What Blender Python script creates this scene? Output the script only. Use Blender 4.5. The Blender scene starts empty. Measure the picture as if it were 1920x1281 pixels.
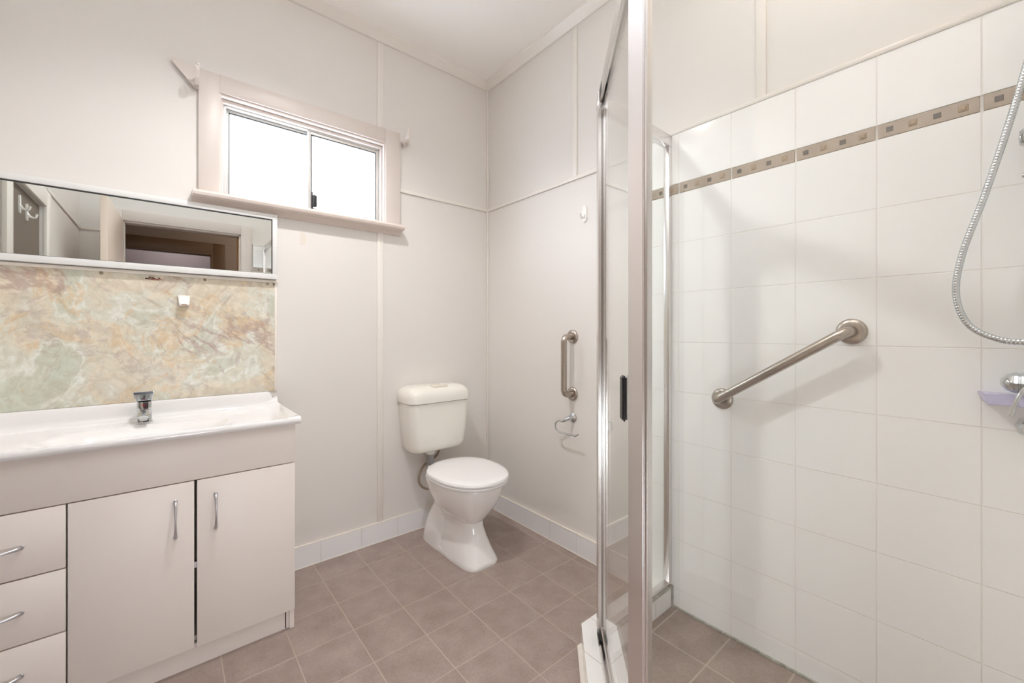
import bpy, bmesh, math, random
from mathutils import Vector, Matrix
random.seed(4)
PI = math.pi
SC = bpy.context.scene
COL = SC.collection

# ------------------------------------------------------------------ camera
F_PX, CX, HOR = 772.52, 959.8, 621.8
cam_d = bpy.data.cameras.new('camera'); cam = bpy.data.objects.new('camera', cam_d); COL.objects.link(cam)
cam.location = (-1.5967, -2.1973, 1.15)
cam.rotation_euler = (PI/2, 0, -math.radians(39.8364))
cam_d.sensor_width = 36.0; cam_d.sensor_fit = 'HORIZONTAL'
cam_d.lens = F_PX/1920*36
cam_d.shift_x = (960-CX)/1920
cam_d.shift_y = -(640.5-HOR)/1920
cam_d.clip_start = 0.02
SC.camera = cam

# ------------------------------------------------------------------ world, lights, exposure
w = bpy.data.worlds.new('daylight'); SC.world = w; w.use_nodes = True
bg = w.node_tree.nodes['Background']
bg.inputs[0].default_value = (0.88, 0.96, 1.10, 1); bg.inputs[1].default_value = 11.5

def area(name, loc, rot, sx, sy, power, color=(1,1,1), portal=False):
    d = bpy.data.lights.new(name, 'AREA'); d.shape = 'RECTANGLE'; d.size = sx; d.size_y = sy
    d.energy = power; d.color = color
    o = bpy.data.objects.new(name, d); COL.objects.link(o); o.location = loc; o.rotation_euler = rot
    if portal: d.cycles.is_portal = True
    return o
area('window_portal', (-1.05, 0.16, 1.96), (-PI/2, 0, 0), 0.80, 0.50, 1, portal=True)
LAMP = (-1.2, -0.85, 2.70)
pl = bpy.data.lights.new('bulb_light', 'SPOT'); pl.energy = 58; pl.color = (0.99, 0.98, 0.98); pl.shadow_soft_size = 0.035
pl.spot_size = math.radians(144); pl.spot_blend = 0.85
po = bpy.data.objects.new('bulb_light', pl); COL.objects.link(po); po.location = (LAMP[0], LAMP[1], LAMP[2]-0.065)
SH_LAMP = (-0.42, -1.95, 2.72)
pl = bpy.data.lights.new('shower_light', 'POINT'); pl.energy = 4.0; pl.color = (1.0, 0.88, 0.76); pl.shadow_soft_size = 0.06
po = bpy.data.objects.new('shower_light', pl); COL.objects.link(po); po.location = (SH_LAMP[0], SH_LAMP[1], SH_LAMP[2]-0.07)
pl = bpy.data.lights.new('far_room_fill', 'POINT'); pl.energy = 13; pl.color = (1.0, 0.9, 0.84); pl.shadow_soft_size = 0.1  # added fill for the room beyond the hall, not a known lamp
po = bpy.data.objects.new('far_room_fill', pl); COL.objects.link(po); po.location = (-1.5, -4.6, 2.4)
pl = bpy.data.lights.new('hall_side_fill', 'POINT'); pl.energy = 14; pl.color = (1.0, 0.9, 0.8); pl.shadow_soft_size = 0.1  # added off to the side to brighten the hall wall in the mirror
po = bpy.data.objects.new('hall_side_fill', pl); COL.objects.link(po); po.location = (-.3, -3.1, 2.5)

# added fill, no real lamp: an unseen spot bounced off the ceiling
pl = bpy.data.lights.new('bounce_fill', 'SPOT'); pl.energy = 200; pl.color = (0.90, 0.98, 1.12); pl.shadow_soft_size = 0.12
pl.spot_size = math.radians(96); pl.spot_blend = 0.8
po = bpy.data.objects.new('bounce_fill', pl); COL.objects.link(po); po.location = (-1.50, -1.85, 1.85); po.rotation_euler = (PI, 0, 0)
# added low fill from the doorway for the cabinet fronts, no lamp stands there
pl = bpy.data.lights.new('hall_low_fill', 'SPOT'); pl.energy = 27; pl.color = (0.95, 0.99, 1.06); pl.shadow_soft_size = 0.25
pl.spot_size = math.radians(150); pl.spot_blend = 0.6
po = bpy.data.objects.new('hall_low_fill', pl); COL.objects.link(po); po.location = (-1.50, -2.72, 0.38); po.rotation_euler = (PI/2, 0, math.radians(-8))

vs = SC.view_settings
SC.display_settings.display_device = 'sRGB'
vs.view_transform = 'Standard'; vs.look = 'None'; vs.gamma = 1.0; vs.use_curve_mapping = False
vs.exposure = 0.12
SC.cycles.max_bounces = 14; SC.cycles.diffuse_bounces = 8; SC.cycles.glossy_bounces = 8
SC.cycles.transparent_max_bounces = 24; SC.cycles.transmission_bounces = 8
SC.cycles.use_denoising = True
SC.cycles.sample_clamp_indirect = 6.0

# ------------------------------------------------------------------ materials
def lin(c):
    out = []
    for v in c:
        v = v/255.0
        out.append(v/12.92 if v <= 0.04045 else ((v+0.055)/1.055)**2.4)
    return (*out, 1.0)
MATS = {}
def mat(name, rgb, rough=0.5, metal=0.0, bump=0.0, bscale=200.0, vary=0.0, vscale=3.0, coat=0.0, aniso=0.0, rvar=0.0):
    if name in MATS: return MATS[name]
    m = bpy.data.materials.new(name); m.use_nodes = True; nt = m.node_tree
    b = nt.nodes['Principled BSDF']
    b.inputs['Base Color'].default_value = lin(rgb)
    b.inputs['Roughness'].default_value = rough; b.inputs['Metallic'].default_value = metal
    b.inputs['Coat Weight'].default_value = coat
    tc = nt.nodes.new('ShaderNodeTexCoord')
    if vary or rvar:
        n = nt.nodes.new('ShaderNodeTexNoise'); n.inputs['Scale'].default_value = vscale; n.inputs['Detail'].default_value = 5
        nt.links.new(tc.outputs['Object'], n.inputs['Vector'])
        if vary:
            mr = nt.nodes.new('ShaderNodeMapRange'); mr.inputs[1].default_value = 0.3; mr.inputs[2].default_value = 0.7
            mr.inputs[3].default_value = 1-vary; mr.inputs[4].default_value = 1.0
            mx = nt.nodes.new('ShaderNodeMix'); mx.data_type = 'RGBA'; mx.blend_type = 'MULTIPLY'; mx.inputs[0].default_value = 1.0
            mx.inputs[6].default_value = lin(rgb)
            nt.links.new(n.outputs['Fac'], mr.inputs[0]); nt.links.new(mr.outputs[0], mx.inputs[7])
            nt.links.new(mx.outputs[2], b.inputs['Base Color'])
        if rvar:
            mr = nt.nodes.new('ShaderNodeMapRange'); mr.inputs[1].default_value = 0.3; mr.inputs[2].default_value = 0.7
            mr.inputs[3].default_value = rough; mr.inputs[4].default_value = rough+rvar
            nt.links.new(n.outputs['Fac'], mr.inputs[0]); nt.links.new(mr.outputs[0], b.inputs['Roughness'])
    if bump:
        n2 = nt.nodes.new('ShaderNodeTexNoise'); n2.inputs['Scale'].default_value = bscale; n2.inputs['Detail'].default_value = 4
        bp = nt.nodes.new('ShaderNodeBump'); bp.inputs['Strength'].default_value = bump; bp.inputs['Distance'].default_value = 0.002
        nt.links.new(tc.outputs['Object'], n2.inputs['Vector']); nt.links.new(n2.outputs['Fac'], bp.inputs['Height'])
        nt.links.new(bp.outputs[0], b.inputs['Normal'])
    MATS[name] = m
    return m

def grid_mask(nt, vec, axes, halfw):
    """0 inside a tile, 1 on a joint; axes = [(axis index, offset, pitch)]"""
    sep = nt.nodes.new('ShaderNodeSeparateXYZ'); nt.links.new(vec, sep.inputs[0])
    outs = []
    def M(op, a, b=None, c=None):
        n = nt.nodes.new('ShaderNodeMath'); n.operation = op
        for i, v in enumerate((a, b, c)):
            if v is None: continue
            if isinstance(v, (int, float)): n.inputs[i].default_value = v
            else: nt.links.new(v, n.inputs[i])
        return n.outputs[0]
    ids = []
    for ax, off, pitch in axes:
        t = M('DIVIDE', M('SUBTRACT', sep.outputs[ax], off), pitch)
        fr = M('FRACT', t)
        d = M('MULTIPLY', M('SUBTRACT', 0.5, M('ABSOLUTE', M('SUBTRACT', fr, 0.5))), pitch)
        s = M('SUBTRACT', 1.0, M('SMOOTH_MIN', M('DIVIDE', d, halfw*1.6), 1.0, 0.05))
        mr = nt.nodes.new('ShaderNodeMapRange'); mr.interpolation_type = 'SMOOTHSTEP'
        nt.links.new(d, mr.inputs[0]); mr.inputs[1].default_value = halfw*0.6; mr.inputs[2].default_value = halfw*1.5
        mr.inputs[3].default_value = 1.0; mr.inputs[4].default_value = 0.0
        outs.append(mr.outputs[0]); ids.append(M('FLOOR', t))
    r = outs[0]
    for o in outs[1:]: r = M('MAXIMUM', r, o)
    return r, ids, M

def tile_mat(name, tile, grout, axes, halfw, rough=0.12, mottled=False, depth=0.5, wob=0.0):
    m = bpy.data.materials.new(name); m.use_nodes = True; nt = m.node_tree
    b = nt.nodes['Principled BSDF']
    tc = nt.nodes.new('ShaderNodeTexCoord')
    geo = nt.nodes.new('ShaderNodeNewGeometry')
    mask, ids, M = grid_mask(nt, geo.outputs['Position'], axes, halfw)
    mx = nt.nodes.new('ShaderNodeMix'); mx.data_type = 'RGBA'
    mx.inputs[6].default_value = lin(tile); mx.inputs[7].default_value = lin(grout)
    nt.links.new(mask, mx.inputs[0])
    if mottled:
        n = nt.nodes.new('ShaderNodeTexNoise'); n.inputs['Scale'].default_value = 9; n.inputs['Detail'].default_value = 8; n.inputs['Roughness'].default_value = 0.62
        # every tile samples the noise somewhere else
        cx = nt.nodes.new('ShaderNodeCombineXYZ')
        nt.links.new(M('MULTIPLY', ids[0], 3.71), cx.inputs[0]); nt.links.new(M('MULTIPLY', ids[1], 5.13), cx.inputs[1])
        va = nt.nodes.new('ShaderNodeVectorMath'); va.operation = 'ADD'
        nt.links.new(geo.outputs['Position'], va.inputs[0]); nt.links.new(cx.outputs[0], va.inputs[1])
        nt.links.new(va.outputs[0], n.inputs['Vector'])
        cr = nt.nodes.new('ShaderNodeValToRGB'); e = cr.color_ramp.elements
        e[0].position = 0.30; e[0].color = lin(mottled[0]); e[1].position = 0.70; e[1].color = lin(mottled[2])
        k = e.new(0.5); k.color = lin(mottled[1])
        nt.links.new(n.outputs['Fac'], cr.inputs[0])
        n3 = nt.nodes.new('ShaderNodeTexNoise'); n3.inputs['Scale'].default_value = 120; n3.inputs['Detail'].default_value = 3
        nt.links.new(geo.outputs['Position'], n3.inputs['Vector'])
        mr = nt.nodes.new('ShaderNodeMapRange'); mr.inputs[1].default_value = .3; mr.inputs[2].default_value = .7; mr.inputs[3].default_value = .90; mr.inputs[4].default_value = 1.07
        nt.links.new(n3.outputs['Fac'], mr.inputs[0])
        mm = nt.nodes.new('ShaderNodeMix'); mm.data_type = 'RGBA'; mm.blend_type = 'MULTIPLY'; mm.inputs[0].default_value = 1
        nt.links.new(cr.outputs[0], mm.inputs[6]); nt.links.new(mr.outputs[0], mm.inputs[7])
        nt.links.new(mm.outputs[2], mx.inputs[6])
    nt.links.new(mx.outputs[2], b.inputs['Base Color'])
    nt.links.new(M('ADD', rough, M('MULTIPLY', mask, 0.5)), b.inputs['Roughness'])
    n2 = nt.nodes.new('ShaderNodeTexNoise'); n2.inputs['Scale'].default_value = 6 if not mottled else 60
    nt.links.new(geo.outputs['Position'], n2.inputs['Vector'])
    h = M('SUBTRACT', M('MULTIPLY', n2.outputs['Fac'], wob), mask)
    bp = nt.nodes.new('ShaderNodeBump'); bp.inputs['Strength'].default_value = depth; bp.inputs['Distance'].default_value = 0.0015
    nt.links.new(h, bp.inputs['Height']); nt.links.new(bp.outputs[0], b.inputs['Normal'])
    return m

def glass_mat(name, tint):
    m = bpy.data.materials.new(name); m.use_nodes = True; nt = m.node_tree
    for n in list(nt.nodes):
        if n.type == 'BSDF_PRINCIPLED': nt.nodes.remove(n)
    out = [n for n in nt.nodes if n.type == 'OUTPUT_MATERIAL'][0]
    tr = nt.nodes.new('ShaderNodeBsdfTransparent'); tr.inputs[0].default_value = lin(tint)
    gl = nt.nodes.new('ShaderNodeBsdfGlossy'); gl.inputs['Roughness'].default_value = 0.0; gl.inputs[0].default_value = (1,1,1,1)
    geo = nt.nodes.new('ShaderNodeNewGeometry')
    dp = nt.nodes.new('ShaderNodeVectorMath'); dp.operation = 'DOT_PRODUCT'
    nt.links.new(geo.outputs['Incoming'], dp.inputs[0]); nt.links.new(geo.outputs['Normal'], dp.inputs[1])
    def M(op, a, b=None):
        n = nt.nodes.new('ShaderNodeMath'); n.operation = op
        for i, v in enumerate((a, b)):
            if v is None: continue
            if isinstance(v, (int, float)): n.inputs[i].default_value = v
            else: nt.links.new(v, n.inputs[i])
        return n.outputs[0]
    c = M('ABSOLUTE', dp.outputs['Value'])
    s = M('POWER', M('SUBTRACT', 1.0, c), 5.0)
    fr = M('ADD', 0.04, M('MULTIPLY', s, 0.96))
    mix = nt.nodes.new('ShaderNodeMixShader'); nt.links.new(fr, mix.inputs[0])
    nt.links.new(tr.outputs[0], mix.inputs[1]); nt.links.new(gl.outputs[0], mix.inputs[2])
    nt.links.new(mix.outputs[0], out.inputs[0])
    return m

def frosted_mat():
    m = bpy.data.materials.new('obscured_window_glass'); m.use_nodes = True; nt = m.node_tree
    for n in list(nt.nodes):
        if n.type == 'BSDF_PRINCIPLED': nt.nodes.remove(n)
    out = [n for n in nt.nodes if n.type == 'OUTPUT_MATERIAL'][0]
    tr = nt.nodes.new('ShaderNodeBsdfTransparent'); tr.inputs[0].default_value = (.95,.97,.97,1)
    tl = nt.nodes.new('ShaderNodeBsdfTranslucent'); tl.inputs[0].default_value = (.93,.95,.95,1)
    mix = nt.nodes.new('ShaderNodeMixShader'); mix.inputs[0].default_value = 0.25
    nt.links.new(tr.outputs[0], mix.inputs[1]); nt.links.new(tl.outputs[0], mix.inputs[2])
    nt.links.new(mix.outputs[0], out.inputs[0])
    return m

def marble_mat():
    m = bpy.data.materials.new('onyx_laminate'); m.use_nodes = True; nt = m.node_tree
    b = nt.nodes['Principled BSDF']; b.inputs['Roughness'].default_value = 0.3
    tc = nt.nodes.new('ShaderNodeTexCoord')
    mp = nt.nodes.new('ShaderNodeMapping'); mp.inputs['Rotation'].default_value = (0, math.radians(-38), 0)
    nt.links.new(tc.outputs['Object'], mp.inputs[0])
    def noise(scale, detail, rough, dist, off=0.0, src=None):
        n = nt.nodes.new('ShaderNodeTexNoise'); n.inputs['Scale'].default_value = scale; n.inputs['Detail'].default_value = detail
        n.inputs['Roughness'].default_value = rough; n.inputs['Distortion'].default_value = dist
        va = nt.nodes.new('ShaderNodeVectorMath'); va.operation = 'ADD'; va.inputs[1].default_value = (off, off*.7, off*1.3)
        nt.links.new(src or mp.outputs[0], va.inputs[0]); nt.links.new(va.outputs[0], n.inputs['Vector'])
        return n
    def ramp(src, stops):
        cr = nt.nodes.new('ShaderNodeValToRGB'); e = cr.color_ramp.elements
        e[0].position, e[0].color = stops[0][0], stops[0][1]; e[1].position, e[1].color = stops[-1][0], stops[-1][1]
        for p, c in stops[1:-1]:
            k = e.new(p); k.color = c
        nt.links.new(src, cr.inputs[0]); return cr.outputs[0]
    def mix(f, a, bb, mode='MIX'):
        x = nt.nodes.new('ShaderNodeMix'); x.data_type = 'RGBA'; x.blend_type = mode
        for i, v in ((0, f), (6, a), (7, bb)):
            if isinstance(v, (int, float, tuple)): x.inputs[i].default_value = v
            else: nt.links.new(v, x.inputs[i])
        return x.outputs[2]
    W = lambda v: (v, v, v, 1)
    n1 = noise(3.0, 8, .56, .5)
    base = ramp(n1.outputs['Fac'], [(.30, lin((198,203,188))), (.44, lin((206,208,193))), (.465, lin((228,229,220))), (.485, lin((214,213,198))), (.53, lin((222,212,192))), (.59, lin((210,204,188))), (.64, lin((226,224,214))), (.74, lin((202,204,188)))])
    n2 = noise(6.0, 9, .68, .9, 4.0)
    ochre = ramp(n2.outputs['Fac'], [(.54, W(0)), (.59, W(.6)), (.61, W(.08)), (.67, W(.3)), (.72, W(.1))])
    c = mix(ochre, base, lin((218,184,136)))
    n3 = noise(5.0, 9, .66, 1.4, 9.0)
    cloud = ramp(n3.outputs['Fac'], [(.34, W(.6)), (.41, W(.0)), (.565, W(0)), (.60, W(.65)), (.63, W(.15)), (.70, W(.35))])
    c = mix(cloud, c, lin((186,172,164)))
    # thin veins: where a stretched noise crosses its middle
    mp2 = nt.nodes.new('ShaderNodeMapping'); mp2.inputs['Scale'].default_value = (0.70, 1, 1.5)
    nt.links.new(mp.outputs[0], mp2.inputs[0])
    n4 = noise(2.3, 9, .60, .35, 2.3, mp2.outputs[0])
    vein = ramp(n4.outputs['Fac'], [(.482, W(0)), (.496, W(.62)), (.504, W(.62)), (.520, W(0))])
    n5 = noise(3.0, 2, .5, 0, 17.0)
    gate = ramp(n5.outputs['Fac'], [(.46, W(0)), (.56, W(1))])
    vv = mix(1.0, vein, gate, 'MULTIPLY')
    c = mix(vv, c, lin((170,142,132)))
    n6 = noise(24, 6, .7, 1.2, 1.0)
    fine = ramp(n6.outputs['Fac'], [(.35, lin((228,222,214))), (.6, lin((255,255,255)))])
    c = mix(0.8, c, fine, 'MULTIPLY')
    nt.links.new(c, b.inputs['Base Color'])
    return m

WALL   = mat('cream_wall_paint', (225,221,216), 0.45, bump=0.04, bscale=60, vary=0.02, vscale=1.5)
CEIL   = mat('ceiling_paint', (246,243,239), 0.6)
TRIM   = mat('gloss_trim_paint', (212,202,195), 0.38, bump=0.25, bscale=45)
TRIMW  = mat('cream_gloss_trim', (229,224,217), 0.3)
SILL   = mat('sill_gloss_paint', (218,205,196), 0.25, bump=0.2, bscale=40)
ALU_W  = mat('pale_aluminium_window', (210,208,204), 0.35, metal=0.35)
SILV   = mat('polished_silver_aluminium', (236,233,231), 0.27, metal=1.0)
SILV_F = mat('satin_silver_aluminium', (234,231,231), 0.26, metal=1.0)
STEEL  = mat('brushed_stainless', (178,168,158), 0.27, metal=1.0, bump=0.15, bscale=300)
CHROME = mat('chrome', (205,208,210), 0.07, metal=1.0)
SATIN  = mat('satin_nickel', (204,203,206), 0.34, metal=0.9)
CERAM  = mat('white_china', (240,238,235), 0.07, coat=0.4)
CIST   = mat('ivory_plastic', (238,235,226), 0.18)
SEATM  = mat('white_seat_plastic', (244,243,242), 0.15)
POLY   = mat('white_polymarble', (244,243,242), 0.08, coat=0.5)
LAM    = mat('warm_white_laminate', (240,232,225), 0.42, bump=0.05, bscale=90)
DARK   = mat('dark_recess', (22,18,15), 0.8)
BLACK  = mat('black_plastic', (28,26,25), 0.35)
RUBBER = mat('black_gasket', (30,29,28), 0.6)
SILIC  = mat('grey_mildewed_silicone', (186,184,174), 0.6, vary=0.45, vscale=60)
CREAMB = mat('cream_bead', (236,229,219), 0.35)
HOSEB  = mat('braided_brown_hose', (158,142,124), 0.5, metal=0.3, bump=0.5, bscale=500)
GREYPV = mat('grey_pvc', (150,148,146), 0.4)
PVCW   = mat('white_pvc', (228,226,220), 0.35)
RED    = mat('red_marker', (150,24,34), 0.2)
MIRM   = mat('mirror_silvering', (222,224,220), 0.0, metal=1.0)
WFRAME = mat('white_mirror_frame', (226,226,224), 0.3)
DOORP  = mat('cream_door_paint', (226,210,196), 0.3)
HALLW  = mat('mauve_brown_hall_paint', (172,154,142), 0.6)
HALLT  = mat('brown_hall_trim', (118,90,66), 0.4)
LAVEN  = mat('lavender_paint', (168,160,170), 0.6)
TIMBER = mat('honey_timber', (170,116,66), 0.4, vary=0.3, vscale=14)
CLOSET = mat('taupe_closet_panel', (104,92,80), 0.5)  # one even brown-grey tone over the whole closet panel
HOOKM  = mat('white_plastic_hook', (236,234,230), 0.25)
LILAC  = mat('lilac_plastic', (196,192,222), 0.2)
BRASS  = mat('screw_metal', (150,138,122), 0.3, metal=1.0)
PATCH  = mat('dried_filler', (222,215,204), 0.6)
BANDM  = mat('taupe_border_glaze', (174,158,141), 0.22, vary=0.22, vscale=14)
BANDD  = mat('charcoal_glass_inset', (98,90,80), 0.25, vary=0.4, vscale=140)
BANDE  = mat('embossed_bronze_inset', (160,138,112), 0.35, vary=0.3, vscale=70, bump=0.4, bscale=120)
REDST  = mat('red_stain', (176,104,92), 0.5, vary=0.4, vscale=120)
BLINE  = mat('bulb_glass', (255,240,220), 0.3)
_b = BLINE.node_tree.nodes['Principled BSDF']; _b.inputs['Emission Color'].default_value = (1,.85,.7,1); _b.inputs['Emission Strength'].default_value = 5
GLASS  = glass_mat('shower_glass', (254,255,254))
FROST  = frosted_mat()
ONYX   = marble_mat()
FLOORM = tile_mat('mauve_floor_tiles', (150,128,118), (178,164,152), [(0,-1.047,0.2031),(1,0.021,0.2031)], 0.0018, rough=0.38,
                  mottled=((143,126,117),(154,137,128),(165,148,139)), depth=0.35, wob=0.15)
FLOORS = tile_mat('mauve_shower_floor_tiles', (150,128,118), (176,164,152), [(0,0.0,0.200),(1,-1.344,0.2031)], 0.003, rough=0.38,
                  mottled=((140,123,114),(151,134,125),(162,145,136)), depth=0.35, wob=0.15)
TILE_B = tile_mat('white_wall_tiles_side', (250,250,249), (240,237,232), [(1,-1.344,0.2035),(2,0.098,0.20175)], 0.0013, rough=0.13, depth=0.6, wob=0.25)
TILE_T = tile_mat('white_wall_tiles_top', (250,250,249), (240,237,232), [(1,-1.344,0.2035)], 0.0013, rough=0.13, depth=0.6, wob=0.25)
TILE_C = tile_mat('white_wall_tiles_back', (250,250,249), (240,237,232), [(0,-0.19,0.2035),(2,0.098,0.20175)], 0.0017, rough=0.10, depth=0.8, wob=0.25)
BASEA  = tile_mat('white_skirting_tiles_window_side', (238,237,238), (218,214,212), [(0,-1.012,0.2035)], 0.0014, rough=0.14, depth=0.6, wob=0.1)
BASEB  = tile_mat('white_skirting_tiles_side', (238,237,238), (218,214,212), [(1,-0.196,0.1945)], 0.0014, rough=0.14, depth=0.6, wob=0.1)
HOBT   = tile_mat('white_hob_tiles', (238,237,234), (196,192,186), [(0,-0.547,0.141),], 0.0012, rough=0.12, depth=0.6, wob=0.1)

# ------------------------------------------------------------------ mesh helpers
def link(name, me, m, parent=None, smooth=False):
    o = bpy.data.objects.new(name, me); COL.objects.link(o)
    for mm in (m if isinstance(m, (list, tuple)) else [m]): me.materials.append(mm)
    if smooth:
        for p in me.polygons: p.use_smooth = True
    if parent is not None: o.parent = parent
    return o
def done(name, bm, m, parent=None, smooth=False):
    bmesh.ops.recalc_face_normals(bm, faces=bm.faces[:])
    me = bpy.data.meshes.new(name); bm.to_mesh(me); bm.free()
    o = link(name, me, m, parent, smooth)
    if smooth == 'auto':
        try:
            me.set_sharp_from_angle(angle=math.radians(40))
        except Exception: pass
    return o
def add_box(bm, x0, x1, y0, y1, z0, z1, bev=0.0, seg=2, mi=0):
    r = bmesh.ops.create_cube(bm, size=1.0)
    vs_ = r['verts']
    for v in vs_:
        v.co = Vector(((x0+x1)/2+v.co.x*(x1-x0), (y0+y1)/2+v.co.y*(y1-y0), (z0+z1)/2+v.co.z*(z1-z0)))
    fs = {f for v in vs_ for f in v.link_faces}
    for f in fs: f.material_index = mi
    if bev:
        es = list({e for v in vs_ for e in v.link_edges})
        r2 = bmesh.ops.bevel(bm, geom=es, offset=bev, segments=seg, profile=0.5, affect='EDGES')
        for f in r2['faces']: f.material_index = mi
def box(name, x0, x1, y0, y1, z0, z1, m, parent=None, bev=0.0, seg=2):
    bm = bmesh.new(); add_box(bm, x0, x1, y0, y1, z0, z1, bev, seg)
    return done(name, bm, m, parent, 'auto' if bev else False)
def add_prism(bm, pts, axis, a, b, mi=0):
    """closed polygon of 2-D points extruded along axis 'x','y' or 'z' from a to b"""
    def P(p, t):
        return {'x': (t, p[0], p[1]), 'y': (p[0], t, p[1]), 'z': (p[0], p[1], t)}[axis]
    A = [bm.verts.new(P(p, a)) for p in pts]; B = [bm.verts.new(P(p, b)) for p in pts]
    n = len(pts); fs = [bm.faces.new(A), bm.faces.new(B[::-1])]
    for i in range(n): fs.append(bm.faces.new((A[i], A[(i+1) % n], B[(i+1) % n], B[i])))
    for f in fs: f.material_index = mi
def prism(name, pts, axis, a, b, m, parent=None, smooth=False):
    bm = bmesh.new(); add_prism(bm, pts, axis, a, b); return done(name, bm, m, parent, smooth)
def add_loft(bm, rings, cap=True, closed=True):
    R = [[bm.verts.new(p) for p in r] for r in rings]; n = len(R[0])
    for a, b in zip(R, R[1:]):
        for i in range(n if closed else n-1):
            bm.faces.new((a[i], a[(i+1) % n], b[(i+1) % n], b[i]))
    if cap:
        bm.faces.new(R[0][::-1]); bm.faces.new(R[-1])
    return R
def sup(cx, cy, z, rx, ryf, ryb, n=2.4, k=48, nb=None):
    """superellipse ring; front is -y with half length ryf, back is +y with ryb"""
    out = []
    for i in range(k):
        t = 2*PI*i/k; c, s = math.cos(t), math.sin(t)
        e = n if s < 0 else (nb or n)
        x = abs(c)**(2/e)*math.copysign(1, c)*rx
        y = abs(s)**(2/e)*math.copysign(1, s)*(ryf if s < 0 else ryb)
        out.append((cx+x, cy+y, z))
    return out
def catmull(P, n=8):
    P = [Vector(p) for p in P]; out = []
    Q = [2*P[0]-P[1]] + P + [2*P[-1]-P[-2]]
    for i in range(1, len(Q)-2):
        p0, p1, p2, p3 = Q[i-1:i+3]
        for j in range(n):
            t = j/n
            out.append(0.5*((2*p1)+(-p0+p2)*t+(2*p0-5*p1+4*p2-p3)*t*t+(-p0+3*p1-3*p2+p3)*t**3))
    out.append(P[-1]); return out
def fillet(P, r, n=8):
    P = [Vector(p) for p in P]; out = [P[0]]
    for i in range(1, len(P)-1):
        a = (P[i-1]-P[i]).normalized(); b = (P[i+1]-P[i]).normalized()
        ang = a.angle(b); d = r/math.tan(ang/2)
        d = min(d, (P[i-1]-P[i]).length*0.49, (P[i+1]-P[i]).length*0.49)
        s, e = P[i]+a*d, P[i]+b*d
        for j in range(n+1):
            t = j/n; out.append((1-t)**2*s+2*t*(1-t)*P[i]+t*t*e)
    out.append(P[-1]); return out
def add_tube(bm, path, r, k=16, sq=None, up=None):
    """round tube (or flat bar with sq=(w,h)) along a path"""
    path = [Vector(p) for p in path]
    T = []
    for i in range(len(path)):
        a = path[max(i-1, 0)]; b = path[min(i+1, len(path)-1)]; T.append((b-a).normalized())
    u = Vector(up) if up else (Vector((0, 0, 1)) if abs(T[0].z) < .9 else Vector((1, 0, 0)))
    nrm = (u - T[0]*u.dot(T[0])).normalized(); rings = []
    for i, p in enumerate(path):
        nrm = (nrm - T[i]*nrm.dot(T[i])).normalized(); bn = T[i].cross(nrm)
        rr = r[i] if isinstance(r, (list, tuple)) else r
        if sq:
            w_, h_ = sq
            ring = [p+nrm*a*h_/2+bn*b*w_/2 for a, b in ((1, 1), (1, -1), (-1, -1), (-1, 1))]
        else:
            ring = [p+(nrm*math.cos(2*PI*j/k)+bn*math.sin(2*PI*j/k))*rr for j in range(k)]
        rings.append([tuple(v) for v in ring])
    add_loft(bm, rings)
def tube(name, path, r, m, parent=None, k=16, **kw):
    bm = bmesh.new(); add_tube(bm, path, r, k, **kw); return done(name, bm, m, parent, 'auto')
def add_lathe(bm, prof, origin, axis, k=32):
    """profile of (radius, distance along axis) points turned about axis through origin"""
    ax = Vector(axis).normalized(); u = ax.orthogonal().normalized(); v = ax.cross(u); O = Vector(origin)
    rings = [[tuple(O+ax*d+(u*math.cos(2*PI*j/k)+v*math.sin(2*PI*j/k))*max(r, 1e-4)) for j in range(k)] for r, d in prof]
    add_loft(bm, rings)
def lathe(name, prof, origin, axis, m, parent=None, k=32):
    bm = bmesh.new(); add_lathe(bm, prof, origin, axis, k); return done(name, bm, m, parent, 'auto')
def thing(name, label, cat, loc=(0, 0, 0), group=None):
    o = bpy.data.objects.new(name, None); COL.objects.link(o); o.empty_display_size = 0.05
    o['label'] = label; o['category'] = cat
    if group: o['group'] = group
    return o
def tag(o, label, cat, group=None):
    o['label'] = label; o['category'] = cat
    if group: o['group'] = group
    return o
def struct(o):
    o['kind'] = 'structure'; return o

# ------------------------------------------------------------------ the room shell
XB = 0.03         # painted side wall
YC = -2.40        # door wall
XD = -2.12        # left wall
H = 2.775
# window wall with its opening
WX0, WX1, WZ0, WZ1 = -1.43, -0.675, 1.735, 2.193
bm = bmesh.new()
for a in ((-2.35, WX0, 0, .11, 0, H+.1), (WX1, .15, 0, .11, 0, H+.1), (WX0, WX1, 0, .11, 0, WZ0), (WX0, WX1, 0, .11, WZ1, H+.1)):
    add_box(bm, *a)
struct(done('wall_window', bm, WALL))
struct(box('wall_side', XB, XB+.12, -2.6, 0, 0, H+.1, WALL))
DX0, DX1, DZ = -1.88, -1.08, 2.045
bm = bmesh.new()
for a in ((-2.35, DX0, YC-.10, YC, 0, H+.1), (DX1, .03, YC-.10, YC, 0, H+.1), (DX0, DX1, YC-.10, YC, DZ, H+.1)): add_box(bm, *a)
struct(done('wall_door', bm, WALL))
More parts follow.
